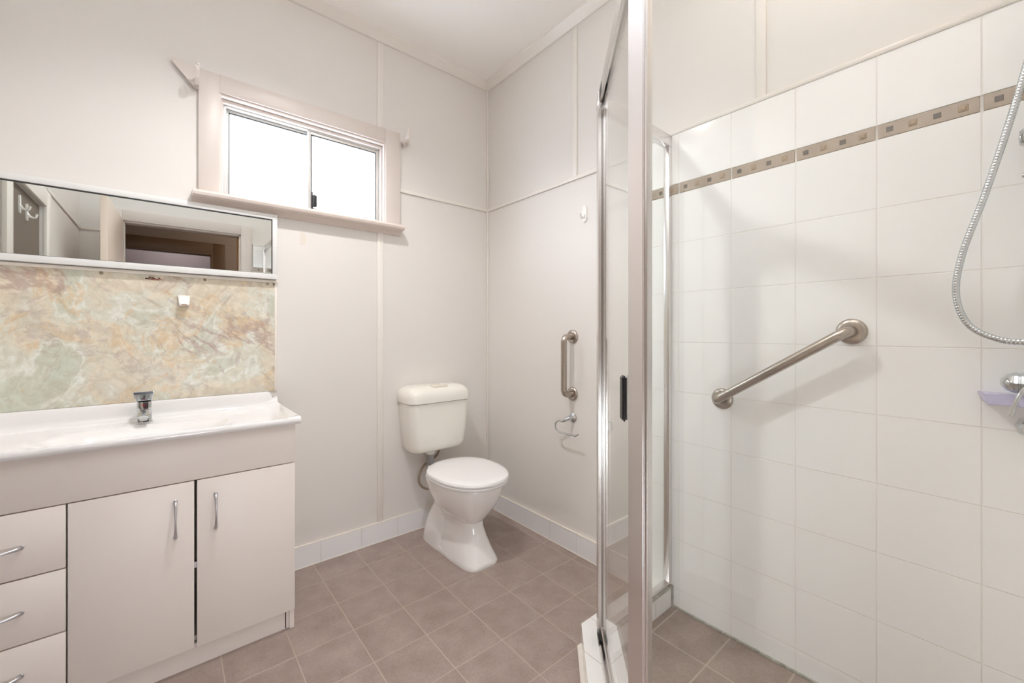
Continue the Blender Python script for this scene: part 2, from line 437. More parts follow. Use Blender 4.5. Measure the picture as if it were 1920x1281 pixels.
# left wall with a closet recess
bm = bmesh.new()
for a in ((XD-.1, XD, -.56, 0, 0, H+.1), (XD-.1, XD, YC, -1.2, 0, H+.1), (XD-.1, XD, -1.2, -.56, 1.83, H+.1)): add_box(bm, *a)
struct(done('wall_left', bm, WALL))
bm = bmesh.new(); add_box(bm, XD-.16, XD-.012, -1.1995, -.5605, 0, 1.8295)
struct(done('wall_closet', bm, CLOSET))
bm = bmesh.new()
for a in ((XD, XD+.018, -.56, -.47, 0, 1.92), (XD, XD+.018, -1.29, -1.2, 0, 1.92), (XD, XD+.018, -1.2, -.56, 1.83, 1.92)): add_box(bm, *a, .004)
struct(done('trim_closet', bm, TRIMW, None, 'auto'))
struct(box('floor', -2.35, .1, -2.6, .05, -.08, 0, FLOORM))
struct(box('ceiling', -2.35, .1, -2.6, .1, H, H+.08, CEIL))
# cornice: flat bevelled moulding
cw = 0.042
def cornice(name, pts, axis, a, b): return struct(prism(name, pts, axis, a, b, TRIMW))
cornice('trim_cornice_window', [(0, H-cw), (0, H), (-cw*1.15, H), (-cw*1.15, H-.008), (-.012, H-cw)], 'x', XD, XB)
cornice('trim_cornice_side', [(XB, H-cw), (XB-.012, H-cw), (XB-cw*1.15, H-.008), (XB-cw*1.15, H), (XB, H)], 'y', YC, 0)
cornice('trim_cornice_door', [(YC, H-cw), (YC, H), (YC+cw*1.15, H), (YC+cw*1.15, H-.008), (YC+.012, H-cw)], 'x', XD, XB)
cornice('trim_cornice_left', [(XD, H-cw), (XD+.012, H-cw), (XD+cw*1.15, H-.008), (XD+cw*1.15, H), (XD, H)], 'y', YC, 0)
struct(box('trim_corner_bead', XB-.014, XB, -.014, 0, .108, H-cw, TRIMW, bev=.004))
# picture-height rails and cover battens
struct(box('trim_rail_window', -.595, XB, -.009, 0, 1.937, 1.958, TRIMW, bev=.003))
struct(box('trim_rail_side', XB-.009, XB, -1.14, 0, 1.937, 1.958, TRIMW, bev=.003))
struct(box('trim_rail_left', XD, XD+.009, YC, -1.3, 1.937, 1.958, TRIMW, bev=.003))
struct(box('trim_rail_door', XD, DX0-.1, YC, YC+.009, 1.937, 1.958, TRIMW, bev=.003))
def batten(n, *a): struct(box(n, *a, TRIMW, bev=.0025))
batten('trim_batten_window_upper', -.722, -.688, -.006, 0, 2.26, H-cw)
batten('trim_batten_window_lower', -.722, -.688, -.006, 0, .108, 1.69)
batten('trim_batten_side_upper', XB-.006, XB, -.777, -.743, 1.958, H-cw)
batten('trim_batten_side_far', XB-.008, XB, -1.655, -1.621, 1.975, H-cw)
# tiled skirting with its cream sealant lines
struct(box('baseboard_window', -1.225, XB, -.009, 0, 0, .106, BASEA))
struct(box('baseboard_side', XB-.011, XB, -1.22, -.009, 0, .106, BASEB))
bm = bmesh.new()
add_box(bm, -1.225, XB, -.010, 0, .105, .109, .0012); add_box(bm, -1.225, XB, -.012, -.008, 0, .004, .001)
add_box(bm, XB-.013, XB, -1.22, -.005, .105, .109, .0012); add_box(bm, XB-.014, XB-.010, -1.22, -.005, 0, .004, .001)
struct(done('trim_skirting_sealant', bm, CREAMB, None, 'auto'))
# shower linings (tiled boards) standing proud of the painted wall
ZT = 1.957
struct(box('wall_shower_side', 0, XB, YC, -1.14, 0, 1.712, TILE_B))
up = struct(box('wall_shower_side_top', 0, XB, YC, -1.14, 1.755, ZT, TILE_T))
struct(box('wall_shower_back', -.985, 0, YC, YC+.03, 0, 1.712, TILE_C))
struct(box('wall_shower_back_top', -.985, 0, YC, YC+.03, 1.755, ZT, TILE_C))
bm = bmesh.new(); add_box(bm, -.004, XB, YC, -1.136, ZT, ZT+.018, .004); add_box(bm, -.99, 0, YC, YC+.034, ZT, ZT+.018, .004)
struct(done('trim_tile_capping', bm, TRIMW, None, 'auto'))
# border tiles: taupe strips with charcoal and embossed bronze insets
bm = bmesh.new()
add_box(bm, .004, XB, YC, -1.14, 1.712, 1.755, mi=3)
add_box(bm, -.985, .004, YC, YC+.026, 1.712, 1.755, mi=3)
for k in range(-1, 6):
    y1 = -1.344-.2035*k-.0032; y0 = y1-.2035+.0064
    if y0 < YC+.03: y0 = YC+.03
    if y1 > -1.14: y1 = -1.14
    if y1-y0 < .01: continue
    add_box(bm, -.0005, .004, y0, y1, 1.7135, 1.7535, .0008, 1, 0)
    for q in range(4):
        yc = (-1.344-.2035*k)-.2035*(.14+.235*q)
        if yc-.008 < y0 or yc+.008 > y1: continue
        if q % 2 == 0: add_box(bm, -.0011, .003, yc-.0075, yc+.0075, 1.726, 1.741, .0006, 1, 1)
        else:
            add_box(bm, -.0016, .003, yc-.010, yc+.010, 1.7235, 1.7435, .003, 3, 2)
            add_box(bm, -.0030, .003, yc-.005, yc+.005, 1.7285, 1.7385, .0015, 2, 2)
for k in range(0, 5):
    x1 = -.0-.2035*k-.0022; x0 = max(x1-.2035+.0044, -.985)
    add_box(bm, x0, x1, YC+.026, YC+.0305, 1.7135, 1.7535, .0008, 1, 0)
    for q in range(4):
        xc = x1-.2035*(.14+.235*q)
        if xc-.01 > x0: add_box(bm, xc-.0075, xc+.0075, YC+.03, YC+.0312, 1.726, 1.741, .0006, 1, 1 if q % 2 == 0 else 2)
GROUTW = mat('white_grout', (248,246,242), 0.6)
struct(done('trim_border_tiles', bm, [BANDM, BANDD, BANDE, GROUTW]))
# grey silicone in the shower corners
bm = bmesh.new()
add_box(bm, -.007, .001, YC+.03, -1.315, .018, .0275, .003); add_box(bm, -.008, .001, -1.322, -1.314, .018, .104, .002)
struct(done('trim_shower_silicone', bm, SILIC, None, 'auto'))

# ------------------------------------------------------------------ shower base: raised floor and tiled hob
# hob top outline; the door side runs at 45 degrees
c_out, c_gl, c_in = 0.764, 0.855, 0.890
yo, yg, yi = -1.220, -1.302, -1.316
xg = -0.893                       # plane of the fixed side panel glass
xo, xi = -0.968, -0.876
outer = [(XB-.001, yo), (c_out+yo, yo), (xo, xo-c_out), (xo, YC)]
inner = [(XB-.001, yi), (c_in+yi, yi), (xi, xi-c_in), (xi, YC)]
def strip(name, A_, B_, z0, z1, m, parent=None):
    bm = bmesh.new()
    for i in range(3):
        poly = [A_[i], A_[i+1], B_[i+1], B_[i]]
        add_prism(bm, poly, 'z', z0, z1)
    bmesh.ops.remove_doubles(bm, verts=bm.verts[:], dist=1e-5)
    return done(name, bm, m, parent)
hob = strip('trim_shower_hob', outer, inner, 0, .10, HOBT); struct(hob)
def off(P, d):
    yo_ = P[0][1]+d; co = P[1][0]-P[1][1]-d*math.sqrt(2); xo_ = P[2][0]-d
    return [(P[0][0], yo_), (co+yo_, yo_), (xo_, xo_-co), (xo_, P[3][1])]
struct(strip('trim_hob_bead', off(outer, .014), outer, 0, .016, CREAMB))
bm = bmesh.new()
add_prism(bm, [(XB-.001, yi), (c_in+yi, yi), (xi, xi-c_in), (xi, YC+.02), (XB-.001, YC+.02)], 'z', -.01, .02)
struct(done('floor_shower', bm, FLOORS))

# ------------------------------------------------------------------ window
win = struct(bpy.data.objects.new('window_1', None)); COL.objects.link(win)
bm = bmesh.new()   # architrave boards
add_box(bm, -1.499, -1.425, -.020, 0, 1.742, 2.262, .002); add_box(bm, -.680, -.595, -.020, 0, 1.742, 2.262, .002)
add_box(bm, -1.4255, -.6795, -.020, 0, 2.186, 2.262, .002)
done('architrave', bm, TRIM, win, 'auto')
bm = bmesh.new()   # timber reveal with a stepped head
add_box(bm, WX0, -1.418, -.012, .11, 1.735, 2.193); add_box(bm, -.687, WX1, -.012, .11, 1.735, 2.193)
add_box(bm, -1.418, -.687, -.010, .11, 2.176, 2.193); add_box(bm, -1.418, -.687, .012, .11, 2.160, 2.176, .003)
add_box(bm, -.697, -.687, .014, .11, 1.75, 2.160, .002); add_box(bm, -1.418, -1.410, .014, .11, 1.75, 2.160, .002)
done('reveal', bm, TRIM, win, 'auto')
prof = [(.11, 1.742), (-.052, 1.742), (-.066, 1.737), (-.072, 1.727), (-.068, 1.717), (-.056, 1.712), (-.030, 1.710), (-.018, 1.702), (-.010, 1.690), (0, 1.688), (0, 1.700), (.11, 1.700)]
prism('sill', prof, 'x', -1.520, -.590, SILL, win)
bm = bmesh.new()   # aluminium outer frame and the fixed left sash
FZ0, FZ1 = 1.744, 2.160
add_box(bm, -1.410, -1.398, .030, .085, FZ0, FZ1, .001); add_box(bm, -.700, -.697, .030, .085, FZ0, FZ1)
add_box(bm, -1.398, -.697, .030, .085, FZ1-.006, FZ1); add_box(bm, -1.398, -.697, .030, .085, FZ0, FZ0+.012, .001)
done('frame', bm, ALU_W, win, 'auto')
def sash(name, x0, x1, y0, z0, z1, t):
    bm = bmesh.new()
    add_box(bm, x0, x0+t, y0, y0+.018, z0, z1, .001); add_box(bm, x1-t, x1, y0, y0+.018, z0, z1, .001)
    add_box(bm, x0+t, x1-t, y0, y0+.018, z1-t, z1, .001); add_box(bm, x0+t, x1-t, y0, y0+.018, z0, z0+t, .001)
    s = done(name, bm, ALU_W, win, 'auto')
    box('pane', x0+t-.003, x1-t+.003, y0+.007, y0+.011, z0+t-.003, z1-t+.003, FROST, s)
    bm = bmesh.new()
    add_box(bm, x0+t, x1-t, y0-.001, y0+.006, z1-t-.004, z1-t); add_box(bm, x0+t-.001, x0+t+.0025, y0-.001, y0+.006, z0+t, z1-t)
    add_box(bm, x1-t-.0025, x1-t+.001, y0-.001, y0+.006, z0+t, z1-t)
    done('gasket', bm, RUBBER, s)
    return s
sash('sash', -1.398, -1.030, .056, 1.756, 2.154, .013)
s2 = sash('sash', -1.062, -.700, .034, 1.756, 2.154, .016)
bm = bmesh.new(); add_box(bm, -1.040, -1.022, .018, .036, 1.775, 1.835, .004, 3); add_box(bm, -1.046, -1.040, .024, .034, 1.765, 1.85, .001)
done('latch', bm, BLACK, s2, 'auto')

# curtain rod brackets on the architrave corners
def bracket(name, x, z, s, label):
    t = thing(name, label, 'curtain bracket', group=None)
    bm = bmesh.new()
    if s < 0: tri = [(x+.006, z+.070), (x-.078, z+.078), (x-.083, z+.070), (x-.030, z+.010), (x-.004, z-.016), (x+.006, z-.016)]
    else: tri = [(x+.008, z+.010), (x+.050, z+.030), (x+.050, z+.010), (x+.008, z-.028)]
    add_prism(bm, tri, 'y', -.020, -.012)
    done('back_plate', bm, TRIM, t)
    p = catmull([(x, -.020, z), (x+.001*s, -.045, z-.012), (x, -.075, z+.004), (x, -.10, z+.001), (x, -.118, z+.012), (x, -.122, z+.032)], 6)
    tube('arm', p, .005, TRIM, t, sq=(.013, .006), up=(0, 0, 1))
    tube('brace', catmull([(x, -.070, z+.003), (x+s*.014, -.05, z-.006), (x+s*.030, -.022, z+.004)], 5), .004, TRIM, t, sq=(.009, .005), up=(0, 0, 1))
    lathe('hook_tip', [(.0, -.006), (.006, -.004), (.007, 0), (.006, .004), (0, .006)], (x, -.122, z+.034), (0, 0, 1), TRIM, t, 12)
bracket('curtain_rod_bracket', -1.506, 2.190, -1, 'painted curtain rod bracket with triangular plate at the upper left window corner')
bracket('curtain_rod_bracket', -.588, 2.215, 1, 'small painted curtain rod bracket at the upper right window corner')

# ------------------------------------------------------------------ vanity
van = thing('vanity_cabinet', 'warm white laminate vanity cabinet with two doors and a stack of three drawers', 'vanity')
VX0, VX1, VY, VT = XD+.003, -1.222, -.44, .016
bm = bmesh.new()
add_box(bm, VX0, VX0+.016, VY+VT+.002, -.002, .075, .796); add_box(bm, VX1-.014, VX1+.002, VY+VT+.002, -.002, 0, .797)
add_box(bm, VX0+.016, VX1-.014, VY+VT+.03, -.002, .078, .094); add_box(bm, VX0+.016, VX1-.014, -.012, -.002, .094, .60)
add_box(bm, -1.829, -1.815, VY+VT+.03, -.012, .094, .645)
done('carcass', bm, LAM, van)
box('fascia', VX0, VX1+.002, VY, VY+VT+.002, .648, .797, LAM, van, bev=.001)
kb = box('kickboard', VX0, VX1-.005, -.412, -.398, 0, .078, LAM, van)
bm = bmesh.new(); add_box(bm, VX1-.0275, VX1-.0245, -.4135, -.412, .002, .074); done('joint_gap', bm, DARK, kb)
def pull(parent, x, z, vertical, L_=.118):
    pts = []; R_ = []
    for i in range(17):
        t = i/16; s = (t-.5)*L_
        b = .024*math.sin(PI*min(1, max(0, t)))**.55 + .002
        pts.append((x, VY-b, z+s) if vertical else (x+s, VY-b, z-.0)); R_.append(.0052-.0026*math.sin(PI*t)**1.5 + (.0012 if t in (0, 1) else 0))
    bm = bmesh.new(); add_tube(bm, pts, R_, 12, up=(1, 0, 0) if vertical else (0, 0, 1))
    for e in (pts[0], pts[-1]): add_lathe(bm, [(0, 0), (.0058, 0), (.0062, .003), (0, .004)], (e[0], VY+.0005, e[2]), (0, -1, 0), 12)
    o = done('handle', bm, SATIN, parent, True); o['label'] = 'satin metal bow handle'
    # broaden the ends sideways
    return o
for x0, x1, hx in ((-1.8225, -1.5290, -1.578), (-1.5215, VX1+.001, -1.470)):
    d = box('door', x0, x1, VY, VY+VT, .080, .6445, LAM, van, bev=.0012)
    pull(d, hx, .529, True)
for z0, z1, hz in ((.4615, .6445, .548), (.2775, .4575, .366), (.080, .2735, .190)):
    d = box('drawer', VX0, -1.8265, VY, VY+VT, z0, z1, LAM, van, bev=.0012)
    pull(d, -1.970, hz, False)
box('door_catch', -1.5285, -1.522, VY+.012, VY+.03, .345, .365, SATIN, van)

# one-piece basin top
top = thing('vanity_basin_top', 'glossy white moulded vanity top with integral basin and curved upstand', 'basin top')
TX0, TX1 = XD+.002, -1.205
bx, by, brx, bry = -1.670, -.275, .27, .135
def smooth(a, b, t):
    t = max(0, min(1, (t-a)/(b-a))); return t*t*(3-2*t)
def top_z(x, y):
    z = .802
    z += .022*(1-smooth(.0, .045, y+.462))          # front rim
    z += .020*(1-smooth(.0, .06, TX1-x))+.020*(1-smooth(.0, .06, x-TX0))
    d = ((abs(x-bx)/brx)**2.6+(abs(y-by)/bry)**2.6)**(1/2.6)
    z -= .105*(1-smooth(.35, 1.02, d))
    return min(z, .824)
ys = [-.462+.462*(i/46.0) for i in range(0, 43)]
rows_ = []
for x in [TX0+(TX1-TX0)*i/90 for i in range(91)]:
    e = 1-smooth(0, .045, TX1-x)*1.0
    uz = .872-.060*max(0, 1-(TX1-.010-x)/.026)**2 if x > TX1-.036 else .872
    pr_ = [(x, -.444, .7975), (x, -.462, .798), (x, -.466, .802), (x, -.4672, .810), (x, -.4655, .818)]
    for y in ys: pr_.append((x, y, top_z(x, y)-(.002 if y == ys[0] else 0)))
    yb = ys[-1]; zb = top_z(x, yb)
    for k in range(1, 7):
        a = PI/2*k/6; pr_.append((x, yb+(.0-yb-.014)*math.sin(a), zb+.028*(1-math.cos(a))))
    zmid = zb+.028
    pr_ += [(x, -.0135, zmid+(uz-zmid)*.5), (x, -.012, uz-.006), (x, -.009, uz), (x, -.001, uz), (x, -.001, .7975)]
    for y in reversed(ys[3:-1]): pr_.append((x, y, min(.7975, top_z(x, y)-.010)))
    rows_.append(pr_)
bm = bmesh.new(); add_loft(bm, rows_, cap=True, closed=True)
done('basin_slab', bm, POLY, top, 'auto')
lathe('waste', [(0, .001), (.022, .0), (.024, .002), (.020, .004), (0, .0035)], (bx, by, top_z(bx, by)), (0, 0, 1), CHROME, top, 24)

# basin mixer
tp = thing('basin_mixer', 'small chrome lever basin mixer with a red dot standing on the vanity top', 'tap')
TXC, TYC, TZ0 = -1.667, -.068, .8005
bm = bmesh.new()
add_loft(bm, [sup(TXC, TYC, z, rx, ry, ry, 4.5, 32) for z, rx, ry in ((TZ0, .025, .022), (TZ0+.004, .025, .022), (TZ0+.012, .0225, .020), (TZ0+.05, .0215, .019), (TZ0+.075, .022, .019), (TZ0+.080, .021, .018))])
sp = []
for t, yy, zz, rx, rz in ((0, TYC, TZ0+.040, .019, .015), (1, TYC-.03, TZ0+.043, .019, .014), (2, TYC-.065, TZ0+.041, .0185, .012), (3, TYC-.092, TZ0+.035, .018, .010), (4, TYC-.098, TZ0+.033, .015, .007)):
    sp.append([(TXC+math.cos(a)*rx, yy, zz+math.sin(a)*rz) for a in [2*PI*j/24 for j in range(24)]])
add_loft(bm, sp)
done('body', bm, CHROME, tp, 'auto')
lathe('aerator', [(0, 0), (.011, 0), (.012, .004), (.012, .012), (0, .012)], (TXC, TYC-.083, TZ0+.020), (0, 0, 1), SATIN, tp, 20)
bm = bmesh.new()
add_loft(bm, [[(TXC+sx*hw, TYC+y, TZ0+z) for sx, z in ((-1, zb), (1, zb), (1, zt), (-1, zt))] for y, hw, zb, zt in ((.020, .017, .080, .094), (0, .021, .080, .101), (-.025, .023, .085, .108), (-.06, .027, .103, .120), (-.078, .029, .116, .126))])
bmesh.ops.bevel(bm, geom=bm.edges[:], offset=.002, segments=2, affect='EDGES')
lv = done('lever', bm, CHROME, tp, 'auto')
lathe('dot', [(0, 0), (.0038, 0), (.0042, .001), (.003, .0022), (0, .0025)], (TXC-.001, TYC-.0190, TZ0+.067), (0, -1, 0), RED, lv, 16)

# ------------------------------------------------------------------ splashback
sb = thing('splashback', 'onyx patterned laminate splashback panel above the vanity top', 'splashback')
box('panel', XD+.002, -1.214, -.005, -.0005, .873, 1.382, ONYX, sb)
bm = bmesh.new()
add_box(bm, -1.2145, -1.205, -.008, -.0005, .873, 1.388, .002); add_box(bm, XD+.002, -1.2, -.012, -.0005, 1.377, 1.390, .003)
done('edge_bead', bm, CREAMB, sb, 'auto')
for sx, sz in ((-1.791, 1.371), (-1.476, 1.371), (-1.243, 1.371), (-1.2165, 1.371)):
    lathe('screw', [(0, 0), (.0055, 0), (.0055, .001), (.0038, .003), (0, .0038)], (sx, -.0052, sz), (0, -1, 0), BRASS, sb, 16)
bm = bmesh.new()
for i in range(26):
    a = random.uniform(.1, PI-.1); r = random.uniform(.004, .026)
    px, pz = -1.638+math.cos(a)*r*1.2, 1.358+math.sin(a)*r*.45
    q = random.uniform(.002, .0045)
    add_prism(bm, [(px-q, pz-q*.5), (px+q, pz-q*.7), (px+q*.6, pz+q*.8), (px-q*.8, pz+q*.6)], 'y', -.0056, -.005, 0 if r < .019 else 1)
st = done('stain', bm, [REDST, mat('dark_stain', (96,84,76), .6)], sb)
st['label'] = 'faded red smudge'

hk = thing('wall_holder', 'small white plastic holder stuck on the onyx splashback, above the basin tap', 'holder')
bm = bmesh.new()
HX, HZ = -1.546, 1.276
add_loft(bm, [[(HX-a, y0, z), (HX+a, y0, z), (HX+a*.92, y1, z), (HX-a*.92, y1, z)] for z, a, y0, y1 in ((HZ-.020, .016, -.005, -.040), (HZ-.012, .018, -.005, -.040), (HZ+.004, .019, -.005, -.028), (HZ+.024, .021, -.005, -.012))])
bmesh.ops.bevel(bm, geom=bm.edges[:], offset=.002, segments=2, affect='EDGES')
done('body', bm, HOOKM, hk, 'auto')
box('slot', HX-.010, HX+.010, -.0405, -.036, HZ-.018, HZ-.0145, mat('painted_slot_shade', (150,110,84), .5), hk)  # tan strip, the shade of the slot put into its colour

# ------------------------------------------------------------------ mirror
mi_ = thing('wall_mirror', 'long framed wall mirror over the splashback, reflecting the doorway', 'mirror')
MX0, MX1, MZ0, MZ1, MY = XD+.002, -1.2075, 1.392, 1.688, -.022
bm = bmesh.new()
def rail(x0, x1, z0, z1): add_box(bm, x0, x1, MY-.010, -.001, z0, z1, .0015)
rail(MX0, MX1, MZ1-.021, MZ1); rail(MX0, MX1, MZ0, MZ0+.024); rail(MX1-.020, MX1, MZ0+.024, MZ1-.021); rail(MX0, MX0+.02, MZ0+.024, MZ1-.021)
add_box(bm, MX0, MX1+.002, MY-.004, -.001, MZ1-.004, MZ1+.004, .001); 
done('frame', bm, WFRAME, mi_, 'auto')
box('glass', MX0+.018, MX1-.018, MY-.003, MY, MZ0+.022, MZ1-.019, MIRM, mi_)
bm = bmesh.new()
add_box(bm, MX0+.02, MX1-.020, MY-.0085, MY-.0025, MZ1-.0245, MZ1-.021); add_box(bm, MX1-.0225, MX1-.020, MY-.0085, MY-.0025, MZ0+.024, MZ1-.021)
add_box(bm, MX0+.02, MX1-.020, MY-.0085, MY-.0025, MZ0+.024, MZ0+.0252)
done('gasket', bm, RUBBER, mi_)
lathe('fixing_button', [(0, 0), (.004, 0), (.004, .002), (.002, .004), (0, .0045)], (-1.2035, MY+.012, 1.546), (0, -1, 0), HOOKM, mi_, 12)
struct(prism('trim_filler_patch', [(-1.105, 1.575), (-1.080, 1.572), (-1.076, 1.612), (-1.086, 1.632), (-1.104, 1.634)], 'y', -.0008, 0, PATCH))

# ------------------------------------------------------------------ toilet
wc = thing('toilet', 'white close-floor toilet with ivory plastic cistern and closed lid in the corner', 'toilet')
TX = -.408
bm = bmesh.new()
# bowl and pedestal, one loft; (z, half width, front y, back y, exponent)
S_ = [(0, .101, -.583, -.20, 4.2), (.012, .103, -.586, -.20, 4.0), (.022, .101, -.582, -.20, 3.8), (.07, .090, -.556, -.21, 3.0), (.12, .079, -.532, -.22, 2.6), (.165, .073, -.514, -.23, 2.4),
      (.195, .076, -.510, -.23, 2.3), (.215, .092, -.530, -.23, 2.3), (.245, .116, -.556, -.225, 2.3), (.28, .136, -.580, -.215, 2.3), (.32, .152, -.600, -.20, 2.35), (.36, .163, -.614, -.185, 2.4), (.385, .168, -.620, -.18, 2.4), (.392, .166, -.618, -.18, 2.4)]
rings = []
for z, hw, yf, yb_, n in S_:
    cy_ = (yf+yb_)/2+.02
    rings.append(sup(TX, cy_, z, hw, cy_-yf, yb_-cy_, n, 56, 3.2))
add_loft(bm, rings)
# trap housing behind the pedestal
S2 = [(0, .106, -.33, -.072, 3.8), (.03, .105, -.33, -.076, 3.6), (.10, .098, -.33, -.094, 3.2), (.17, .086, -.33, -.125, 2.6), (.22, .068, -.33, -.150, 2.4), (.255, .052, -.32, -.180, 2.2), (.27, .030, -.30, -.21, 2.0)]
add_loft(bm, [sup(TX, -.23, z, hw, .23+abs(yf)-.46 if False else abs(yf)-.23, .23-abs(yb_), n, 48) for z, hw, yf, yb_, n in S2])
# floor plinth tying both together
S3 = [(0, .103, 3.8), (.014, .104, 3.8), (.030, .098, 3.4), (.055, .070, 3.0)]
add_loft(bm, [sup(TX, -.33, z, hw, .235 if z < .05 else .2, .235 if z < .05 else .2, n, 48) for z, hw, n in S3])
# shelf under the seat hinges
add_loft(bm, [sup(TX, -.20, z, a, .06, .055, 3.2, 40) for z, a in ((.30, .05), (.34, .085), (.375, .105), (.392, .105))])
done('pan', bm, CERAM, wc, 'auto')
lathe('fixing_cap', [(0, 0), (.008, 0), (.0075, .004), (.004, .007), (0, .008)], (TX-.093, -.40, .020), (-.75, 0, .6), mat('beige_cap', (214,200,180), .3), wc, 14)
def seat_ring(z, g, back=-.175):
    # rounded triangle-ish seat outline, straight at the hinge
    out = []
    for i in range(72):
        t = 2*PI*i/72; c, s = math.cos(t), math.sin(t)
        if s < 0: x = abs(c)**(2/2.25)*math.copysign(1, c)*(.190+g); y = -.375-abs(s)**(2/2.25)*(.262+g)
        else:
            x = abs(c)**(2/3.0)*math.copysign(1, c)*(.190+g)*(1-.34*s**1.6); y = -.375+abs(s)**(2/3.0)*(.200+g)
        out.append((TX+.009+x, y, z))
    return out
bm = bmesh.new()
add_loft(bm, [seat_ring(z, g) for z, g in ((.393, -.012), (.395, -.004), (.400, 0), (.408, 0), (.410, -.004))])
done('seat', bm, SEATM, wc, 'auto')
bm = bmesh.new()
add_loft(bm, [seat_ring(z, g) for z, g in ((.411, -.004), (.413, 0), (.420, .002), (.429, -.002), (.4345, -.014), (.4375, -.04), (.4395, -.10), (.440, -.16))])
done('lid', bm, SEATM, wc, 'auto')
for s in (-1, 1): tube('hinge', [(TX+s*.075-.022, -.176, .405), (TX+s*.075+.022, -.176, .405)], .010, SEATM, wc)
# cistern
CXX = -.412
bm = bmesh.new()
C_ = [(.474, .135, .120), (.477, .150, .133), (.487, .163, .146), (.510, .170, .156), (.58, .178, .164), (.66, .184, .169), (.752, .188, .172)]
def crect(z, hw, dy, r, yb_=-.002, k=8):
    out = []
    for (cx_, cy_, a0) in ((CXX+hw-.006, yb_-.006, 0), (CXX-hw+.006, yb_-.006, PI/2)):
        for j in range(3):
            a = a0+PI/2*j/2; out.append((cx_+.006*math.cos(a), cy_+.006*math.sin(a), z))
    for (cx_, cy_, a0) in ((CXX-hw+r, -dy+r, PI), (CXX+hw-r, -dy+r, 3*PI/2)):
        for j in range(k+1):
            a = a0+PI/2*j/k; out.append((cx_+r*math.cos(a), cy_+r*math.sin(a), z))
    return out
add_loft(bm, [crect(z, hw, dy, .045) for z, hw, dy in C_])
done('cistern', bm, CIST, wc, 'auto')
bm = bmesh.new()
add_loft(bm, [crect(z, hw, dy, r) for z, hw, dy, r in ((.7535, .188, .172, .05), (.757, .196, .180, .055), (.780, .197, .181, .055), (.800, .195, .178, .055), (.818, .188, .168, .055), (.832, .172, .150, .05), (.840, .150, .128, .045), (.843, .12, .10, .035))])
done('cistern_lid', bm, CIST, wc, 'auto')
bm = bmesh.new(); add_box(bm, CXX-.046, CXX+.046, -.148, -.100, .822, .8465, .004, 2)
done('button_surround', bm, mat('ivory_surround', (230,224,211), .3), wc, 'auto')
bm = bmesh.new(); add_box(bm, CXX-.036, CXX-.001, -.142, -.106, .840, .8485, .002, 2); add_box(bm, CXX+.001, CXX+.036, -.142, -.106, .840, .8485, .002, 2)
done('flush_button', bm, mat('ivory_button', (226,218,202), .3), wc, 'auto')
# flush pipe, nut, cuff and hoses
PX, PY = TX-.035, -.085
lathe('flush_pipe_nut', [(0, 0), (.026, 0), (.028, -.004), (.028, -.020), (.024, -.028), (0, -.028)], (PX, PY, .478), (0, 0, 1), PVCW, wc, 20)
tube('flush_pipe', fillet([(PX, PY, .455), (PX, PY, .37), (PX+.02, -.16, .345), (TX, -.22, .33)], .03), .022, GREYPV, wc, 20)
lathe('cistern_bolt', [(0, 0), (.006, 0), (.006, -.012), (0, -.012)], (CXX-.115, -.06, .480), (0, 0, 1), PVCW, wc, 10)
tube('inlet_hose', catmull([(TX+.042, -.055, .476), (TX+.044, -.05, .455), (TX+.03, -.045, .42), (TX+.00, -.04, .40), (TX-.05, -.04, .375), (TX-.082, -.045, .33), (TX-.088, -.05, .29), (TX-.065, -.055, .255), (TX-.03, -.06, .24), (TX+.02, -.05, .235), (TX+.06, -.02, .24), (TX+.065, -.004, .24)], 8), .0065, HOSEB, wc, 12)
lathe('hose_nut', [(0, 0), (.010, 0), (.010, -.014), (.007, -.018), (0, -.018)], (TX+.042, -.055, .485), (0, 0, 1), BRASS, wc, 6)
lathe('stop_valve', [(0, 0), (.018, 0), (.018, .003), (.009, .006), (.009, .022), (0, .022)], (TX+.065, -.0005, .24), (0, -1, 0), CHROME, wc, 16)

# ------------------------------------------------------------------ grab rails and small wall fittings
def grab(name, P0, P1, nx, rb, rf, offs, label, fr=.045):
    """rail between two flanges on a wall whose outward normal is -x"""
    t = thing(name, label, 'grab rail')
    a = Vector(P0); b = Vector(P1); n = Vector((-1, 0, 0))
    path = fillet([a+n*.004, a+n*offs, b+n*offs, b+n*.004], fr, 10)
    bm = bmesh.new(); add_tube(bm, path, rb, 20); done('bar', bm, STEEL, t, 'auto')
    for p in (a, b):
        lathe('flange', [(0, 0), (rf, 0), (rf, .003), (rf*.96, .007), (rf*.80, .011), (rf*.62, .0125), (rb+.001, .0125), (rb, .010), (0, .010)], tuple(p), (-1, 0, 0), STEEL, t, 36)
    return t
grab('grab_rail', (XB, -.745, 1.123), (XB, -.745, .824), -1, .0155, .036, .068, 'short vertical stainless grab rail on the painted wall beside the toilet', .040)
grab('grab_rail', (0, -1.517, .898), (0, -1.897, 1.150), -1, .0155, .039, .066, 'long sloping stainless grab rail on the white tiles inside the shower', .042)

